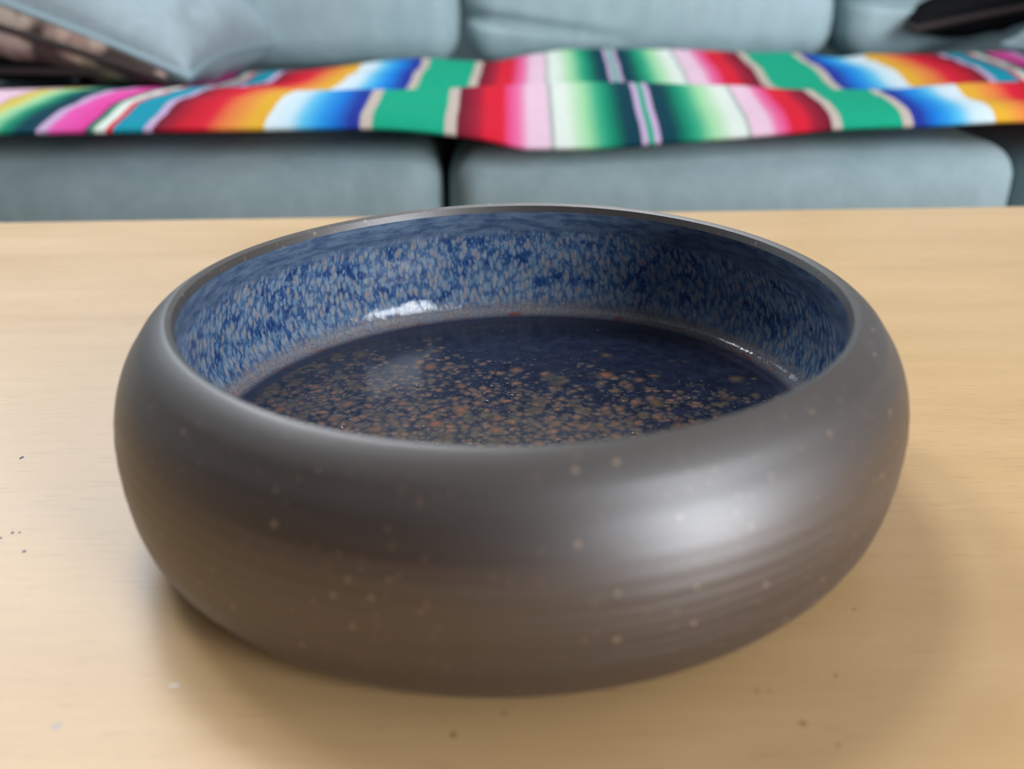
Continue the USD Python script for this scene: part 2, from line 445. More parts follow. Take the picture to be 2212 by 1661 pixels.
sp2 = g.smooth(g.voronoi(g.map(pos, loc=(0.3, 0.2, 0.1)), 420.0), 0.14, 0.28, 1.0, 0.0)
keep2 = g.math('greater_than', g.rgb(g.voronoi(g.map(pos, loc=(0.3, 0.2, 0.1)), 420.0, out='color'))[1], 0.80)
clay = g.mix(g.math('multiply', g.math('multiply', sp1, keep1), 0.85), clay, (0.24, 0.15, 0.095))
clay = g.mix(g.math('multiply', g.math('multiply', sp2, keep2), 0.6), clay, (0.20, 0.10, 0.055))
grit = g.noise(pos, 1600.0, 2.0, 0.6)
rough = g.smooth(bands, 0.3, 0.7, 0.45, 0.51)
CLAY = g.principled('dark_stoneware', base_color=clay, roughness=rough, specular_ior_level=1.0, ior=1.6, coat_weight=0.15, coat_roughness=g.smooth(cloud, 0.3, 0.7, 0.29, 0.35), coat_ior=1.52, coat_normal=g.bump(grit, 0.10, 0.0003), normal=g.bump(grit, 0.16, 0.0003))
bowl = thing('bowl', 'wide dark brown stoneware bowl with mottled blue glaze inside on the table', 'bowl')
obj('clay_body', (v.reshape(-1, 3), f), CLAY, bowl, smooth=24, label='unglazed dark brown clay outside and rim')

# inside: wall under the overhanging rim, cove, flat floor
wall_curve = smooth_curve([(0.1083, H - 0.0034), (0.1092, 0.0665), (0.1112, 0.0605), (0.1138, 0.0525), (0.1153, 0.0440), (0.1160, 0.0390), (0.1157, 0.0335), (0.1149, 0.0292), (0.1135, 0.0256)], 90)
cove = smooth_curve([(0.1135, 0.0256), (0.1117, 0.0232), (0.1090, 0.0216), (0.1040, 0.0208)], 20)


def inner_of(z, r):
    return float(np.clip((H - 0.004 - z) / (H - 0.004 - 0.0256), 0, 1))


prof = np.vstack([wall_curve, cove[1:]])
v, f, t = turned(prof, inner_of, seam=True)
s = np.r_[0, np.cumsum(np.linalg.norm(np.diff(prof[::-1], axis=0), axis=1))][::-1]     # length up the wall from the floor
uv = np.stack([np.broadcast_to((t - theta[0]) * 0.113, v.shape[:2]), np.broadcast_to(s[:, None], v.shape[:2])], -1)
# runs of glaze stand proud of the wall, thick where they end
hh = meshkit.fbm(np.stack([uv[..., 0] / 0.0030, uv[..., 1] / 0.0085, 0 * uv[..., 0]], -1), 3, 7) - 0.5
nrm = np.stack([np.cos(t)[None, :] + 0 * v[..., 0], np.sin(t)[None, :] + 0 * v[..., 0], 0 * v[..., 0]], -1)
amp = 0.00040 * np.clip((0.052 - uv[..., 1]) / 0.012, 0, 1) * np.clip(uv[..., 1] / 0.004, 0, 1)
v = v - nrm * (hh * amp)[..., None]
WALL_F = f
g = Graph()
g.dims = '2D'
tex = g.add('texture_coordinate', 'UV')
uvs = g.vscale(tex, 1000.0)                                     # millimetres
ux, vy, _z0 = g.xyz(uvs)
wob = g.noise(g.map(uvs, (0.30, 0.12, 1.0)), 1.0, 2.0, out='color')
wuv = g.vadd(uvs, g.vscale(g.vadd(wob, (-0.5, -0.5, -0.5)), 3.0))
streak = g.noise(g.map(uvs, (1.5, 0.20, 1.0)), 1.0, 4.0, 0.65)
grain = g.noise(uvs, 2.4, 3.0, 0.7)
patch = g.noise(g.map(uvs, (0.075, 0.10, 1.0), loc=(4.0, 2.0, 0.0)), 1.0, 3.0, 0.6)


def runs(w, h, seed, inner, outer, keep):
    """Rounded, downward drawn-out drops of pale glaze: mask, tone, second tone, distance."""
    vec = g.map(wuv, (1 / w, 1 / h, 0.0), loc=(seed, seed * 2.3, 0.0))
    d = g.voronoi(vec, 1.0)
    c = g.rgb(g.voronoi(vec, 1.0, out='color'))
    e = g.math('add', d, g.math('multiply', g.math('subtract', streak, 0.5), 0.55))
    e = g.math('add', e, g.math('multiply', g.math('subtract', grain, 0.5), 0.75))
    m = g.math('multiply', g.smooth(e, inner, outer, 1.0, 0.0), g.smooth(g.math('add', c[1], g.math('multiply', g.math('subtract', patch, 0.5), 1.9)), keep - 0.12, keep + 0.12))
    return m, c[0], c[2], d


base = g.mix(g.smooth(streak, 0.36, 0.66), (0.0050, 0.0165, 0.070), (0.026, 0.064, 0.145))
base = g.mix(g.smooth(patch, 0.38, 0.60, 0.0, 0.55), base, (0.060, 0.105, 0.165))
m3, t3, s3, d3 = runs(1.2, 2.8, 3.3, 0.08, 0.46, 0.36)
col = g.mix(g.math('multiply', m3, 0.8), base, (0.085, 0.140, 0.205))
m1, t1, s1, cd = runs(2.4, 5.6, 0.0, 0.18, 0.58, 0.13)
cellcol = g.mix(g.smooth(t1, 0.2, 0.9), (0.095, 0.145, 0.195), (0.165, 0.185, 0.192))
cellcol = g.mix(g.math('multiply', g.math('multiply', g.smooth(s1, 0.38, 0.75), g.smooth(cd, 0.05, 0.50, 1.0, 0.0)), 0.85), cellcol, (0.215, 0.145, 0.110))
cellcol = g.mix(g.smooth(grain, 0.40, 0.75, 0.0, 0.5), cellcol, (0.22, 0.24, 0.245))
col = g.mix(g.math('multiply', m1, 0.85), col, cellcol)
m2, t2, s2, d2 = runs(1.8, 4.0, 7.7, 0.10, 0.40, 0.48)
col = g.mix(g.math('multiply', m2, 0.7), col, g.mix(t2, (0.12, 0.185, 0.245), (0.20, 0.205, 0.20)))
# pooled cells with dark cracks at the foot of the wall
pool_vec = g.map(g.vadd(wuv, g.vscale(g.vadd(g.noise(uvs, 0.9, 2.0, out='color'), (-0.5, -0.5, -0.5)), 1.6)), (1 / 2.3, 1 / 2.6, 0.0))
pe = g.voronoi(pool_vec, 1.0, 'distance_to_edge')
pc = g.rgb(g.voronoi(pool_vec, 1.0, out='color'))
pool = g.mix(pc[0], (0.105, 0.110, 0.122), (0.148, 0.118, 0.102))
pool = g.mix(g.smooth(grain, 0.4, 0.75, 0.0, 0.4), pool, (0.17, 0.168, 0.172))
pool = g.mix(g.smooth(pe, 0.01, 0.14, 0.50, 0.0), pool, (0.035, 0.038, 0.055))
pmask = g.smooth(g.math('add', vy, g.math('multiply', g.math('subtract', streak, 0.5), 18.0)), 9.5, 14.5, 1.0, 0.0)
col = g.mix(g.math('multiply', pmask, 0.9), col, pool)
# thin smooth glaze just below the rim
thin = g.mix(g.smooth(g.noise(g.map(uvs, (0.10, 0.35, 1.0)), 1.0, 4.0, 0.6), 0.35, 0.65), (0.026, 0.045, 0.080), (0.070, 0.098, 0.135))
thin = g.mix(g.smooth(grain, 0.5, 0.75, 0.0, 0.3), thin, (0.09, 0.115, 0.14))
col = g.mix(g.smooth(g.math('add', vy, g.math('multiply', g.math('subtract', g.noise(uvs, 0.12, 3.0), 0.5), 10.0)), 43.0, 50.0), col, thin)
# rust brown line where wall and floor meet
rust = g.math('multiply', g.smooth(vy, 6.0, 8.5, 1.0, 0.0), g.smooth(g.noise(g.map(uvs, (0.10, 0.3, 1.0)), 1.0, 3.0), 0.54, 0.66))
col = g.mix(rust, col, (0.15, 0.050, 0.032))
col = g.mix(g.smooth(vy, 3.0, 7.0, 1.0, 0.0), col, (0.016, 0.018, 0.034))
# pin holes
pin = g.voronoi(uvs, 0.55)
pinm = g.math('multiply', g.smooth(pin, 0.10, 0.17, 1.0, 0.0), g.math('greater_than', g.rgb(g.voronoi(uvs, 0.55, out='color'))[0], 0.75))
height = g.math('add', g.math('multiply', g.smooth(cd, 0.1, 0.6, 1.0, 0.0), 0.35), g.math('multiply', grain, 0.22))
height = g.math('add', height, g.math('multiply', g.math('multiply', g.smooth(pe, 0.0, 0.2), pmask), 0.15))
height = g.math('subtract', height, g.math('multiply', pinm, 1.2))
WALL_GLAZE = g.principled('blue_run_glaze', base_color=g.mix(1.0, g.mix(1.0, col, (1.85, 1.93, 2.05), 'multiply'), g.ramp(g.noise(g.map(uvs, (1.0, 0.6, 1.0)), 4.5, 3.0, 0.75), [(0.30, (0.55, 0.58, 0.66)), (0.50, (1.0, 1.0, 1.0)), (0.72, (1.38, 1.34, 1.28))]), 'multiply'), roughness=g.smooth(vy, 40.0, 50.0, 0.085, 0.34), specular_ior_level=0.5, normal=g.bump(height, 0.20, 0.0003))
obj('glazed_wall', (v.reshape(-1, 3), f), WALL_GLAZE, bowl, smooth=True, uv=uv.reshape(-1, 2), label='mottled blue streaked glaze on the inner wall')

# floor of the bowl
NR = 40
rr = np.linspace(0.1040, 0.0004, NR)
t = theta
rows = []
for r in rr:
    w = r / 0.1040
    dr = harm(FLO, t) * min(1, r / 0.1)
    x = (r + dr) * np.cos(t) + 0.0019 * K * 0.55
    y = (r + dr) * np.sin(t)
    z = 0.0208 - 0.0007 * (1 - w ** 2) + 0.00016 * (meshkit.fbm(np.stack([x / 0.012, y / 0.012, 0 * x], -1), 3, 3) - 0.5) * np.clip((1 - w) * 8, 0, 1) * 2
    rows.append(np.stack([x, y, z], -1))
v = np.stack(rows)
f = grid_faces(NR, NT, True)
vf = np.vstack([v.reshape(-1, 3), v[-1].mean(0, keepdims=True)])
j = np.arange(NT)
f = np.vstack([f, np.stack([(NR - 1) * NT + j, (NR - 1) * NT + (j + 1) % NT, np.full(NT, NR * NT)], 1)])
g = Graph()
pos = g.add('geometry', 'position')
g.dims = '2D'
mm = g.vscale(pos, 1000.0)
px, py, pz = g.xyz(mm)
flat = g.add('combine_xyz', 'vector', x=px, y=py, z=0.0)
wob = g.noise(flat, 0.25, 3.0, out='color')
wf = g.vadd(flat, g.vscale(g.vadd(wob, (-0.5, -0.5, -0.5)), 3.2))
grain = g.noise(flat, 2.4, 3.0, 0.75)
speck = g.noise(flat, 5.5, 2.0, 0.8)
# thicker, spotted glaze pools in the near and left part of the floor; far right is nearly plain
lie = g.math('multiply', g.math('add', g.math('add', g.math('multiply', px, -0.30), g.math('multiply', py, -1.0)), 36.0), 0.0105)
dens = g.math('add', g.math('add', g.noise(flat, 0.045, 3.0, 0.55), lie), 0.0)
base = g.mix(g.smooth(g.noise(flat, 0.16, 4.0, 0.6), 0.3, 0.7), (0.0095, 0.0130, 0.0300), (0.0215, 0.0285, 0.0580))
base = g.mix(g.smooth(speck, 0.60, 0.78, 0.0, 0.35), base, (0.030, 0.040, 0.055))


def spots(size, seed, lo, hi, spread, rad, col_edge, col_core, base, fill=0.9):
    """Round crystals in the glaze: a speckled olive halo, a rust orange heart, a thin dark seam where two of them meet."""
    vec = g.map(wf, (1 / size, 1 / size, 0.0), loc=(seed, seed * 1.7, 0.0))
    d = g.voronoi(vec, 1.0)
    seam = g.voronoi(vec, 1.0, 'distance_to_edge')
    c = g.rgb(g.voronoi(vec, 1.0, out='color'))
    on = g.smooth(g.math('add', dens, g.math('multiply', g.math('subtract', c[0], 0.5), spread)), lo, hi)
    dd = g.math('add', d, g.math('multiply', g.math('subtract', grain, 0.5), 0.30))
    dd = g.math('add', dd, g.math('multiply', g.math('subtract', c[1], 0.5), 0.26))
    halo = g.math('multiply', g.smooth(dd, rad * 0.10, rad * 1.10, 1.0, 0.0), on)
    halo = g.math('multiply', halo, g.smooth(speck, 0.34, 0.58, 0.50, 1.0))
    halo = g.math('multiply', halo, g.smooth(seam, 0.0, 0.12, 0.45, fill))
    core = g.math('add', dd, g.math('multiply', g.math('subtract', speck, 0.5), 0.45))
    core = g.math('multiply', g.math('multiply', g.smooth(core, -0.12, rad * 0.66, 1.0, 0.0), on), g.smooth(c[2], 0.20, 0.80))
    core = g.math('multiply', core, g.smooth(seam, 0.0, 0.16))
    out = g.mix(halo, base, col_edge)
    return g.mix(core, out, col_core), d, on


base, d3, on3 = spots(2.0, 5.7, 0.34, 0.52, 0.55, 0.40, (0.075, 0.080, 0.090), (0.135, 0.110, 0.098), base, 0.7)
base, d2, on2 = spots(3.4, 9.1, 0.42, 0.56, 0.62, 0.58, (0.125, 0.102, 0.084), (0.270, 0.130, 0.088), base)
base, d1, on1 = spots(5.6, 2.3, 0.46, 0.60, 0.70, 0.46, (0.110, 0.092, 0.070), (0.330, 0.130, 0.080), base)
base, d0, on0 = spots(11.0, 4.4, 0.36, 0.44, 0.75, 0.30, (0.085, 0.072, 0.052), (0.270, 0.105, 0.065), base)
pin = g.voronoi(flat, 0.30)
pinc = g.rgb(g.voronoi(flat, 0.30, out='color'))
pinm = g.math('multiply', g.smooth(pin, 0.07, 0.15, 1.0, 0.0), g.math('greater_than', pinc[0], 0.72))
pin2 = g.voronoi(g.map(flat, loc=(7.0, 3.0, 0.0)), 0.62)
pinc2 = g.rgb(g.voronoi(g.map(flat, loc=(7.0, 3.0, 0.0)), 0.62, out='color'))
pinm2 = g.math('multiply', g.smooth(pin2, 0.09, 0.18, 1.0, 0.0), g.math('greater_than', pinc2[0], 0.78))
height = g.math('add', g.math('multiply', g.math('multiply', g.smooth(d2, 0.1, 0.55, 1.0, 0.0), on2), 0.40), g.math('multiply', grain, 0.10))
height = g.math('add', height, g.math('add', g.math('multiply', pinm, 2.2), g.math('multiply', pinm2, 1.4)))
FLOOR_GLAZE = g.principled('spotted_navy_glaze', base_color=base, roughness=0.17, specular_ior_level=0.5, normal=g.bump(height, 0.22, 0.00035))
obj('glazed_floor', (vf, f), FLOOR_GLAZE, bowl, smooth=True, label='glossy navy glaze with rust orange spots on the bowl floor')

# burst and whole bubbles in the glaze, each a glassy dome about half a millimetre across
rng = np.random.default_rng(23)
dome_v, dome_f = trimesh.creation.icosphere(2, 1.0).vertices, trimesh.creation.icosphere(2, 1.0).faces
bv, bf, n = [], [], 0
while len(bv) < 330:
    x, y = rng.uniform(-0.095, 0.095, 2)
    if math.hypot(x, y) > 0.098:
        continue
    if rng.uniform() > np.clip(0.22 + (0.030 - y - 0.25 * x) / 0.06, 0.10, 1.0):
        continue
    r = rng.choice([0.00028, 0.00042, 0.00060, 0.00085], p=[0.45, 0.30, 0.17, 0.08])
    q = dome_v * np.array([r, r, r * 0.75]) + np.array([x + 0.001, y, 0.0208 - 0.0007 * (1 - (math.hypot(x, y) / 0.104) ** 2) + 0.00005])
    bv.append(q)
    bf.append(dome_f + n)
    n += len(q)
BUBBLE = plain('bubble_glaze', (0.014, 0.017, 0.032), 0.13, specular_ior_level=1.0, ior=1.8)
obj('glaze_bubbles', (np.vstack(bv), np.vstack(bf)), BUBBLE, bowl, smooth=True, label='tiny glossy bubbles in the floor glaze', kind='stuff')

# ------------------------------------------------------------------ sofa
def fabric(name, c0, c1, scale=1500.0, rough=0.9):
    g = Graph()
    pos = g.add('geometry', 'position')
    a = g.noise(g.map(pos, (0.12, 1.0, 1.0)), scale, 2.0, 0.6)
    c = g.noise(g.map(pos, (1.0, 1.0, 0.12)), scale, 2.0, 0.6)
    weave = g.math('multiply', g.math('add', a, c), 0.5)
    slub = g.noise(g.map(pos, (3.0, 6.0, 0.8)), 14.0, 4.0, 0.65)
    col = g.mix(g.smooth(weave, 0.38, 0.62), c0, c1)
    col = g.mix(g.smooth(slub, 0.35, 0.70, 0.0, 0.45), col, tuple(1.16 * k for k in c1))
    return g.principled(name, base_color=col, roughness=rough, specular_ior_level=0.2, normal=g.bump(weave, 0.25, 0.0006))


SOFA_CLOTH = fabric('teal_grey_upholstery', (0.270, 0.372, 0.392), (0.350, 0.452, 0.472))
PIPING = plain('upholstery_piping', (0.13, 0.19, 0.20), 0.9)
PILLOW_CLOTH = fabric('pale_blue_grey_cloth', (0.235, 0.305, 0.335), (0.295, 0.365, 0.39), 1300.0)
SOFA_LEG = plain('dark_sofa_leg', (0.05, 0.03, 0.02), 0.4)


def cushion(lo, hi, r, crown, seed, nu=44, nv=36, nw=14, crease=None):
    """A soft box: rounded edges, faces that belly out, a few dents; built as a displaced cube surface."""
    lo, hi = np.asarray(lo, float), np.asarray(hi, float)
    c, h = (lo + hi) / 2, (hi - lo) / 2
    m = trimesh.creation.box((2, 2, 2))
    faces, verts, n = [], [], 0
    for ax in range(3):
        for sgn in (-1, 1):
            nn = [nu, nv, nw]
            a, b2 = [k for k in range(3) if k != ax]
            p, q = np.meshgrid(np.linspace(-1, 1, nn[a]), np.linspace(-1, 1, nn[b2]), indexing='ij')
            pts = np.zeros(p.shape + (3,))
            pts[..., a], pts[..., b2], pts[..., ax] = p, q, sgn
            ff = grid_faces(nn[a], nn[b2])
            if (sgn > 0) == (ax == 1):
                ff = ff[:, ::-1]
            verts.append(pts.reshape(-1, 3))
            faces.append(ff + n)
            n += p.size
    q = np.vstack(verts)
    f = np.vstack(faces)
    # denser sampling near the edges, then round them with a sphere-swept inner box
    q = np.sign(q) * (1 - (1 - np.abs(q)) ** 1.5)
    full = q * h
    inner = np.clip(full, -(h - r), h - r)
    d = full - inner
    L = np.linalg.norm(d, axis=1, keepdims=True)
    p = inner + np.where(L > 0, d / np.maximum(L, 1e-9) * np.minimum(L, r), 0)
    p = np.where(L > 1e-9, inner + d / np.maximum(L, 1e-9) * r, p)
    bell = np.ones(len(p))
    u = p / h
    for ax in range(3):
        o = [k for k in range(3) if k != ax]
        dome = np.clip(1 - u[:, o[0]] ** 2, 0, 1) ** 0.7 * np.clip(1 - u[:, o[1]] ** 2, 0, 1) ** 0.7
        p[:, ax] += np.sign(u[:, ax]) * np.abs(u[:, ax]) ** 3 * crown[ax] * dome
    nz = meshkit.fbm((p + c) / 0.11 + seed * 3.7, 3, seed) - 0.5
    nl = np.linalg.norm(d, axis=1, keepdims=True)
    nn_ = d / np.maximum(nl, 1e-9)
    p = p + nn_ * (nz * 0.012)[:, None]
    if crease is not None:
        p = crease(p, u)
    out = trimesh.Trimesh(p + c, f, process=False)
    out.merge_vertices(digits_vertex=6)
    out.fix_normals()
    return out


SEAT_Z = -0.012
sofa = thing('sofa', 'long teal-grey upholstered sofa behind the coffee table', 'sofa')
seams = (-1.22, -0.645, -0.0685, 0.512, 1.09)
for i in range(4):
    x0, x1 = seams[i] + 0.004, seams[i + 1] - 0.004
    obj('seat_cushion', cushion((x0, 0.636 + 0.012 * (i < 2), -0.185), (x1, 1.245, SEAT_Z), 0.034, (0.0, 0.028, 0.012), 10 + i), SOFA_CLOTH, sofa, smooth=40)


def lean(p, u, tilt=0.08):
    p = p.copy()
    p[:, 1] += (p[:, 2] + 0.2) * tilt
    return p


def crease_from(x_left, z_left, slope, depth, length):
    """A soft diagonal fold running from the cushion's upper left towards the right."""
    def fn(p, u):
        q = lean(p, u)
        line = z_left + slope * (p[:, 0] - x_left)
        dz = p[:, 2] - line
        along = np.clip((p[:, 0] - x_left) / length, 0, 1)
        g_ = np.exp(-(dz / 0.008) ** 2) * (1 - along) ** 0.8 * (u[:, 1] < -0.2)
        q[:, 1] += depth * g_ * (p[:, 0] >= x_left - 0.01)
        return q
    return fn


bseams = (-1.23, -0.66, -0.0745, 0.510, 1.10)
for i in range(4):
    x0, x1 = bseams[i] + 0.005, bseams[i + 1] - 0.005
    hx = (x1 - x0) / 2
    cr = lean
    # heights here are from the cushion's centre (0.19 above the seat)
    if i == 2:
        cr = crease_from(-hx, 0.072 - 0.2, -0.14, 0.022, 0.26)
    if i == 3:
        soft = crease_from(-hx, 0.090 - 0.2, -0.06, 0.028, 0.50)

        def cr(p, u, soft=soft, hx=hx):
            q = soft(p, u)
            q[:, 2] += 0.22 * np.clip(p[:, 0] + hx - 0.10, 0, None) * np.clip(0.5 - u[:, 2] * 0.5, 0, 1)
            return q
    obj('back_cushion', cushion((x0, 1.245, 0.0), (x1, 1.445, 0.40), 0.045, (0.0, 0.035, 0.01), 20 + i, crease=cr, nu=90, nw=90, nv=14), SOFA_CLOTH, sofa, smooth=40)
obj('base', rbox((2.56, 0.95, 0.19), 0.02, (-0.0675, 1.20, -0.283)), SOFA_CLOTH, sofa, smooth=40)
obj('backrest', rbox((2.56, 0.17, 0.62), 0.03, (-0.0675, 1.70, 0.12)), SOFA_CLOTH, sofa, smooth=40)
obj('arm', cushion((-1.375, 0.70, -0.36), (-1.23, 1.76, 0.17), 0.05, (0.012, 0.01, 0.01), 31), SOFA_CLOTH, sofa, smooth=40)
obj('arm', cushion((1.10, 0.70, -0.36), (1.245, 1.76, 0.17), 0.05, (0.012, 0.01, 0.01), 32), SOFA_CLOTH, sofa, smooth=40)
for lx in (-1.25, 1.135):
    for ly in (0.80, 1.68):
        leg = trimesh.creation.cylinder(0.025, 0.075, sections=20)
        leg.apply_translation((lx, ly, -0.4125))
        obj('leg', leg, SOFA_LEG, sofa, smooth=40)

# ------------------------------------------------------------------ striped blanket along the seat
PXM = 0.000443
C_DT, C_G, C_LG, C_W = (0.005, 0.055, 0.085), (0.010, 0.30, 0.17), (0.38, 0.76, 0.42), (0.82, 0.90, 0.82)
C_BE, C_GR, C_MA, C_RE, C_PI, C_PP = (0.62, 0.53, 0.46), (0.012, 0.43, 0.25), (0.20, 0.012, 0.035), (0.78, 0.018, 0.045), (0.88, 0.20, 0.42), (0.90, 0.62, 0.76)
C_NA, C_BL, C_CY, C_PB, C_YE, C_OR = (0.020, 0.045, 0.36), (0.010, 0.19, 0.70), (0.13, 0.58, 0.88), (0.66, 0.85, 0.94), (0.86, 0.47, 0.040), (0.86, 0.20, 0.060)
C_LI, C_TE, C_MG, C_GY = (0.62, 0.45, 0.68), (0.012, 0.33, 0.45), (0.82, 0.06, 0.36), (0.50, 0.52, 0.50)
DYE = 0.80


def dyed(c):
    return tuple(DYE * k for k in c)


PATTERN = [(0, C_GR), (6, C_GR), (7, C_LI), (19, C_LI), (21, C_DT), (48, C_DT), (62, (0.005, 0.13, 0.10)), (84, C_G), (104, (0.05, 0.45, 0.25)), (134, C_LG), (158, (0.62, 0.84, 0.60)), (176, C_W), (203, C_W),
           (204, C_GY), (214, C_GY), (216, C_PP), (258, C_PP), (280, C_PI), (303, (0.86, 0.08, 0.24)), (318, C_RE), (352, C_RE), (372, (0.40, 0.015, 0.04)), (405, C_MA), (414, C_MA), (416, C_BE), (439, C_BE), (441, C_GR), (591, C_GR), (593, C_BE), (617, C_BE),
           (619, C_NA), (640, C_NA), (672, C_BL), (706, (0.03, 0.35, 0.82)), (740, C_CY), (772, C_PB), (820, (0.80, 0.90, 0.94)), (822, C_YE), (850, C_YE), (880, (0.88, 0.33, 0.06)), (915, C_OR), (950, C_RE), (1000, (0.60, 0.012, 0.03)), (1050, C_MA), (1058, C_MA),
           (1060, C_LI), (1077, C_LI), (1079, C_TE), (1143, C_TE), (1145, C_RE), (1156, C_RE), (1160, C_W), (1180, C_W), (1184, (0.15, 0.42, 0.25)), (1200, C_DT), (1206, C_MG), (1275, (0.86, 0.12, 0.48)), (1290, C_LI), (1305, C_LI), (1308, C_DT), (1345, C_DT), (1380, C_G), (1415, C_LG), (1445, (0.72, 0.66, 0.20)), (1485, (0.72, 0.50, 0.05)), (1490, C_LI), (1500, C_PP), (1580, C_PP), (1640, C_PI), (1700, C_PI)]
PMAX = 1700.0


def pattern_ramps(g, coord):
    """The half pattern, split over four colour ramps so that narrow stripes stay crisp."""
    cuts = [0, 425, 850, 1275, 1700]
    out = None
    pp = np.array([p for p, _ in PATTERN], float)
    cc = np.array([dyed(c) for _, c in PATTERN], float)
    for i in range(4):
        a, c = cuts[i], cuts[i + 1]
        xs = np.linspace(a, c, 256)
        table = np.stack([np.interp(xs, pp, cc[:, k]) for k in range(3)], 1)
        fac = g.add('map_range', 'result', {'range_type': 'linear', 'clamp': True}, value=coord, from_min=float(a), from_max=float(c))
        col = g.ramp(fac, [(float(q), tuple(map(float, r))) for q, r in zip(np.linspace(0, 1, 256), table)])
        out = col if out is None else g.mix(g.math('greater_than', coord, float(a)), out, col)
    return out


g = Graph()
tex = g.add('texture_coordinate', 'UV')
tu, tv, _ = g.xyz(tex)
jag = g.math('multiply', g.math('subtract', g.noise(g.map(tex, (0.006, 0.6, 1.0)), 1.0, 2.0), 0.5), 7.0)
coord = g.math('add', g.math('absolute', tu), jag)
col = pattern_ramps(g, coord)
rib = g.math('sine', g.math('multiply', tv, 1.05))
weft = g.noise(g.map(tex, (0.05, 0.55, 1.0)), 1.0, 2.0)
col = g.mix(g.smooth(weft, 0.3, 0.7, 0.16, 0.0), col, (0.02, 0.02, 0.02))
SERAPE = g.principled('striped_blanket_weave', base_color=col, roughness=0.95, specular_ior_level=0.08, normal=g.bump(g.math('add', rib, weft), 0.3, 0.0006))
NU, NV = 420, 90
u_px = np.linspace(-1690, 1640, NU)


def lerp(x, xs, ys):
    return PchipInterpolator(xs, ys)(x)


# the front edge seen in the photograph: it hangs lowest in the middle
front_x = np.array([-0.75, -0.45, -0.25, -0.13, -0.03, 0.02, 0.07, 0.14, 0.24, 0.33, 0.42, 0.52, 0.9])
front_z = np.array([0.004, 0.006, 0.007, 0.006, -0.004, -0.014, -0.014, -0.010, -0.004, 0.001, 0.003, 0.006, 0.006])
back_x = np.array([-1.0, -0.42, -0.27, -0.13, -0.04, 0.02, 0.08, 0.22, 0.34, 0.46, 0.52, 0.66, 1.1])
back_z = np.array([0.018, 0.018, 0.020, 0.022, 0.021, 0.030, 0.035, 0.035, 0.031, 0.026, 0.033, 0.035, 0.03])
vs = np.linspace(0, 1, NV)
P = np.zeros((NV, NU, 3))
KY = np.array([0.0, 0.10, 0.25, 0.36, 0.50, 0.66, 0.80, 1.0])
for jx, up in enumerate(u_px):
    xw = 0.1325 + up * PXM
    fz = float(lerp(xw, front_x, front_z)) + 0.014
    bz = float(lerp(xw, back_x, back_z)) - 0.008 - 0.010 * float(np.clip((xw - 0.40) / 0.15, 0, 1)) + 0.004 * float(np.clip((-0.05 - xw) / 0.1, 0, 1))
    w1 = 0.006 * math.sin(xw * 9.0 + 0.7)
    left = float(np.clip((-0.13 - xw) / 0.20, 0, 1))
    left = left * left * (3 - 2 * left)
    ridge_z = 0.037 + 0.003 * math.sin(xw * 11 + 1.0)
    y_fold = np.array([0.600, 0.618, 0.665, 0.715 + w1, 0.775 + w1, 0.93, 1.03, 1.175])
    z_fold = np.array([fz, fz + 0.010, 0.024 + 0.4 * fz, ridge_z, 0.024, 0.0045, 0.010, bz])
    y_flat = np.array([0.604, 0.635, 0.70, 0.775, 0.85, 0.94, 1.03, 1.175])
    z_flat = np.array([fz, fz + 0.006, 0.031, 0.031, 0.025, 0.014, 0.007, bz - 0.010])
    sv = np.clip((vs - 0.25) / 0.6, 0, 1)
    P[:, jx, 0] = xw + 0.012 * np.clip((vs - 0.4) / 0.5, 0, 1) + max(up - 200.0, 0.0) * PXM * (-0.16 + 0.21 * sv * sv * (3 - 2 * sv))
    P[:, jx, 1] = PchipInterpolator(KY, y_fold * (1 - left) + y_flat * left)(vs)
    P[:, jx, 2] = PchipInterpolator(KY, z_fold * (1 - left) + z_flat * left)(vs)
wr = meshkit.fbm(np.stack([P[..., 0] / 0.16, P[..., 1] / 0.07, 0 * P[..., 0]], -1), 3, 17) - 0.5
P[..., 2] += 0.010 * wr * np.clip(vs * 6, 0, 1)[:, None]
uv = np.stack([np.broadcast_to(u_px, (NV, NU)), np.broadcast_to((vs * 1400)[:, None], (NV, NU))], -1)
# thickness: a second layer 4 mm below
Pb = P.copy()
gy, gx = np.gradient(P, axis=0), np.gradient(P, axis=1)
nb = np.cross(gx, gy)
nb /= np.linalg.norm(nb, axis=-1, keepdims=True)
Pb -= 0.004 * nb
f = grid_faces(NV, NU)
nv_ = NV * NU
loop = np.r_[np.arange(NU), np.arange(1, NV) * NU + NU - 1, (NV - 1) * NU + np.arange(NU - 2, -1, -1), np.arange(NV - 2, 0, -1) * NU]
l2 = np.roll(loop, -1)
side = np.vstack([np.stack([loop, loop + nv_, l2], 1), np.stack([l2, loop + nv_, l2 + nv_], 1)])
obj('striped_blanket', (np.vstack([P.reshape(-1, 3), Pb.reshape(-1, 3)]), np.vstack([f, f[:, ::-1] + nv_, side])), SERAPE, smooth=True,
    uv=np.vstack([uv.reshape(-1, 2)] * 2), label='rainbow striped woven blanket folded along the sofa seat', cat='blanket')


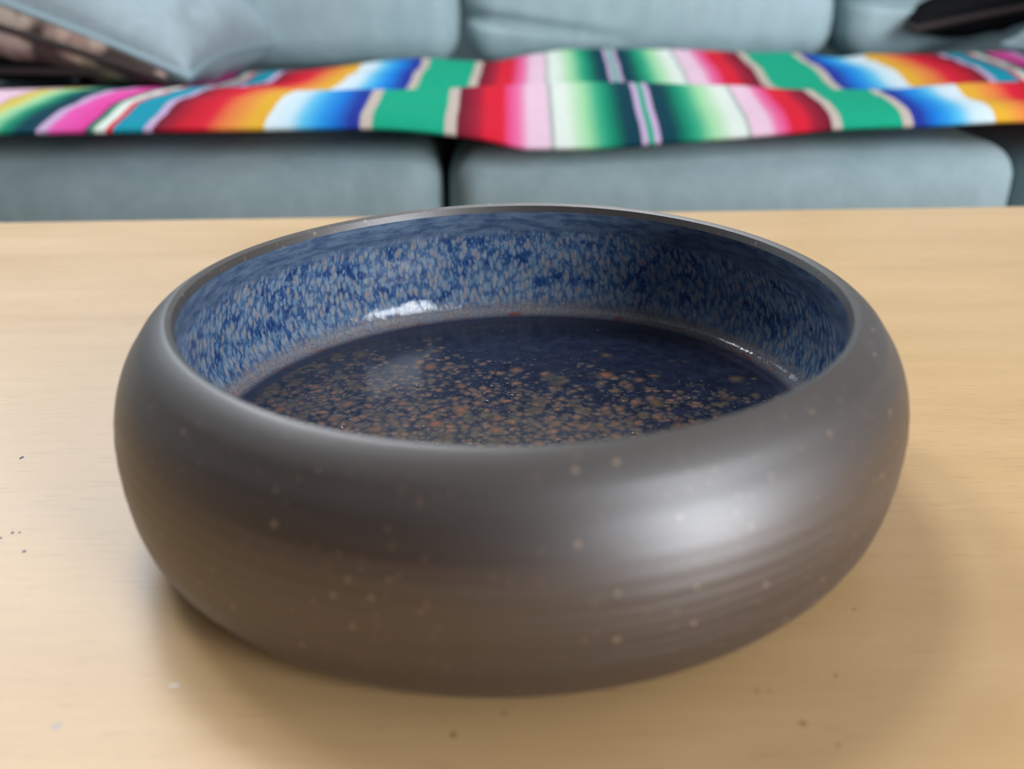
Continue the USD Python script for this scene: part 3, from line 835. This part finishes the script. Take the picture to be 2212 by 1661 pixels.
# ------------------------------------------------------------------ throw pillows
def pillow_mesh(half, thick, seed, n=56, ear=0.10):
    """A square stuffed pillow in its own plane (z up), with pulled-in sides and pointed corners."""
    s = np.linspace(-1, 1, n)
    s = np.sign(s) * (1 - (1 - np.abs(s)) ** 1.4)
    a, c = np.meshgrid(s, s, indexing='ij')
    pinch = 1 - ear * (1 - a ** 2) * np.abs(c) ** 2, 1 - ear * (1 - c ** 2) * np.abs(a) ** 2
    x, y = half * a * pinch[1], half * c * pinch[0]
    h = thick / 2 * (np.clip(1 - a ** 2, 0, 1) * np.clip(1 - c ** 2, 0, 1)) ** 0.42
    out = []
    for sg in (1, -1):
        w = meshkit.fbm(np.stack([x / 0.065, y / 0.065, sg * 3.0 + 0 * x], -1), 3, seed) - 0.5
        out.append(np.stack([x, y, sg * h * (1 + 0.55 * w)], -1).reshape(-1, 3))
    f = grid_faces(n, n)
    return trimesh.Trimesh(np.vstack(out), np.vstack([f, f[:, ::-1] + n * n]), process=False), np.concatenate([
        np.stack([x[:, 0], y[:, 0]], 1), np.stack([x[-1, 1:], y[-1, 1:]], 1), np.stack([x[-2::-1, -1], y[-2::-1, -1]], 1), np.stack([x[0, -2:0:-1], y[0, -2:0:-1]], 1)])


def pillow(name, label, origin, e1, e2, half, thick, cloth, piping, seed):
    """origin: the corner that touches the seat; e1, e2: directions of the two sides that meet there."""
    e1, e2 = np.asarray(e1, float), np.asarray(e2, float)
    e1 /= np.linalg.norm(e1)
    e2 = e2 - e1 * e1.dot(e2)
    e2 /= np.linalg.norm(e2)
    n = np.cross(e1, e2)
    if n[2] < 0:
        n = -n
    m, rim = pillow_mesh(half, thick, seed)
    M = np.stack([e1, e2, n], 1)
    c = (e1 + e2) * half
    if np.linalg.det(M) < 0:
        m.invert()
    t = thing(name, label, 'pillow', origin, group='pillows on the sofa')
    m.vertices = m.vertices @ M.T + c
    obj('cover', m, cloth, t, smooth=50)
    edge = np.c_[rim, np.zeros(len(rim))] @ M.T + c
    obj('piping', tube(edge, 0.0045, 7, closed=True), piping, t, smooth=50)
    return t


g = Graph()
pos = g.add('geometry', 'position')
wv = g.vadd(pos, g.vscale(g.noise(pos, 12.0, 2.0, out='color'), 0.05))
d = g.voronoi(wv, 13.0)
c = g.rgb(g.voronoi(wv, 13.0, out='color'))
petal = g.math('multiply', g.smooth(g.math('add', d, g.math('multiply', g.math('subtract', g.noise(pos, 55.0, 3.0), 0.5), 0.5)), 0.46, 0.70, 1.0, 0.0), g.math('greater_than', c[0], 0.15))
fl = g.mix(c[1], (0.40, 0.25, 0.22), (0.40, 0.34, 0.27))
fl = g.mix(g.smooth(g.noise(pos, 60.0, 2.0), 0.45, 0.65, 0.0, 0.6), fl, (0.20, 0.10, 0.07))
FLORAL = g.principled('dark_floral_cloth', base_color=g.mix(petal, (0.045, 0.028, 0.022), fl), roughness=0.85)
BLACK_FILL = plain('black_fill', (0.0055, 0.0055, 0.0065), 0.95, specular_ior_level=0.1)  # near-black, to darken the gaps that the added pillows fill
DARK_PIPING = plain('dark_piping', (0.03, 0.02, 0.02), 0.9)
PALE_PIPING = plain('pale_blue_piping', (0.24, 0.34, 0.37), 0.85)

pillow('throw_pillow', 'pale blue-grey piped pillow slumped over the floral pillow at left', (-0.375, 0.85, 0.036), (-0.25, 0.015, 0.095), (0.04, 0.32, -0.012), 0.22, 0.18, PILLOW_CLOTH, PALE_PIPING, 41)
pillow('floral_pillow', 'brown and pink floral pillow squeezed under the left blue-grey pillow', (-0.400, 0.845, 0.032), (-0.25, 0.015, 0.075), (0.095, 0.33, -0.016), 0.195, 0.12, FLORAL, DARK_PIPING, 42)
pillow('added_black_pillow', 'flat added black pillow filling the dark void under the floral pillow at left', (-0.485, 0.87, 0.040), (-0.30, 0.03, 0.0), (0.03, 0.30, 0.0), 0.16, 0.045, BLACK_FILL, DARK_PIPING, 43)  # added to fill the dark void and prop the pillows above
pillow('throw_pillow', 'pale blue-grey piped pillow at the right edge of the picture', (0.668, 1.05, 0.040), (0.25, 0.08, 0.11), (0.16, -0.28, 0.005), 0.19, 0.12, PILLOW_CLOTH, PALE_PIPING, 44)
pillow('added_black_pillow', 'added black pillow standing in for the shade under the right back cushion of the sofa', (0.60, 1.185, 0.050), (0.30, 0.02, 0.045), (-0.02, 0.30, 0.02), 0.16, 0.10, BLACK_FILL, DARK_PIPING, 45)  # added black body in place of the shadow in the cushion gap
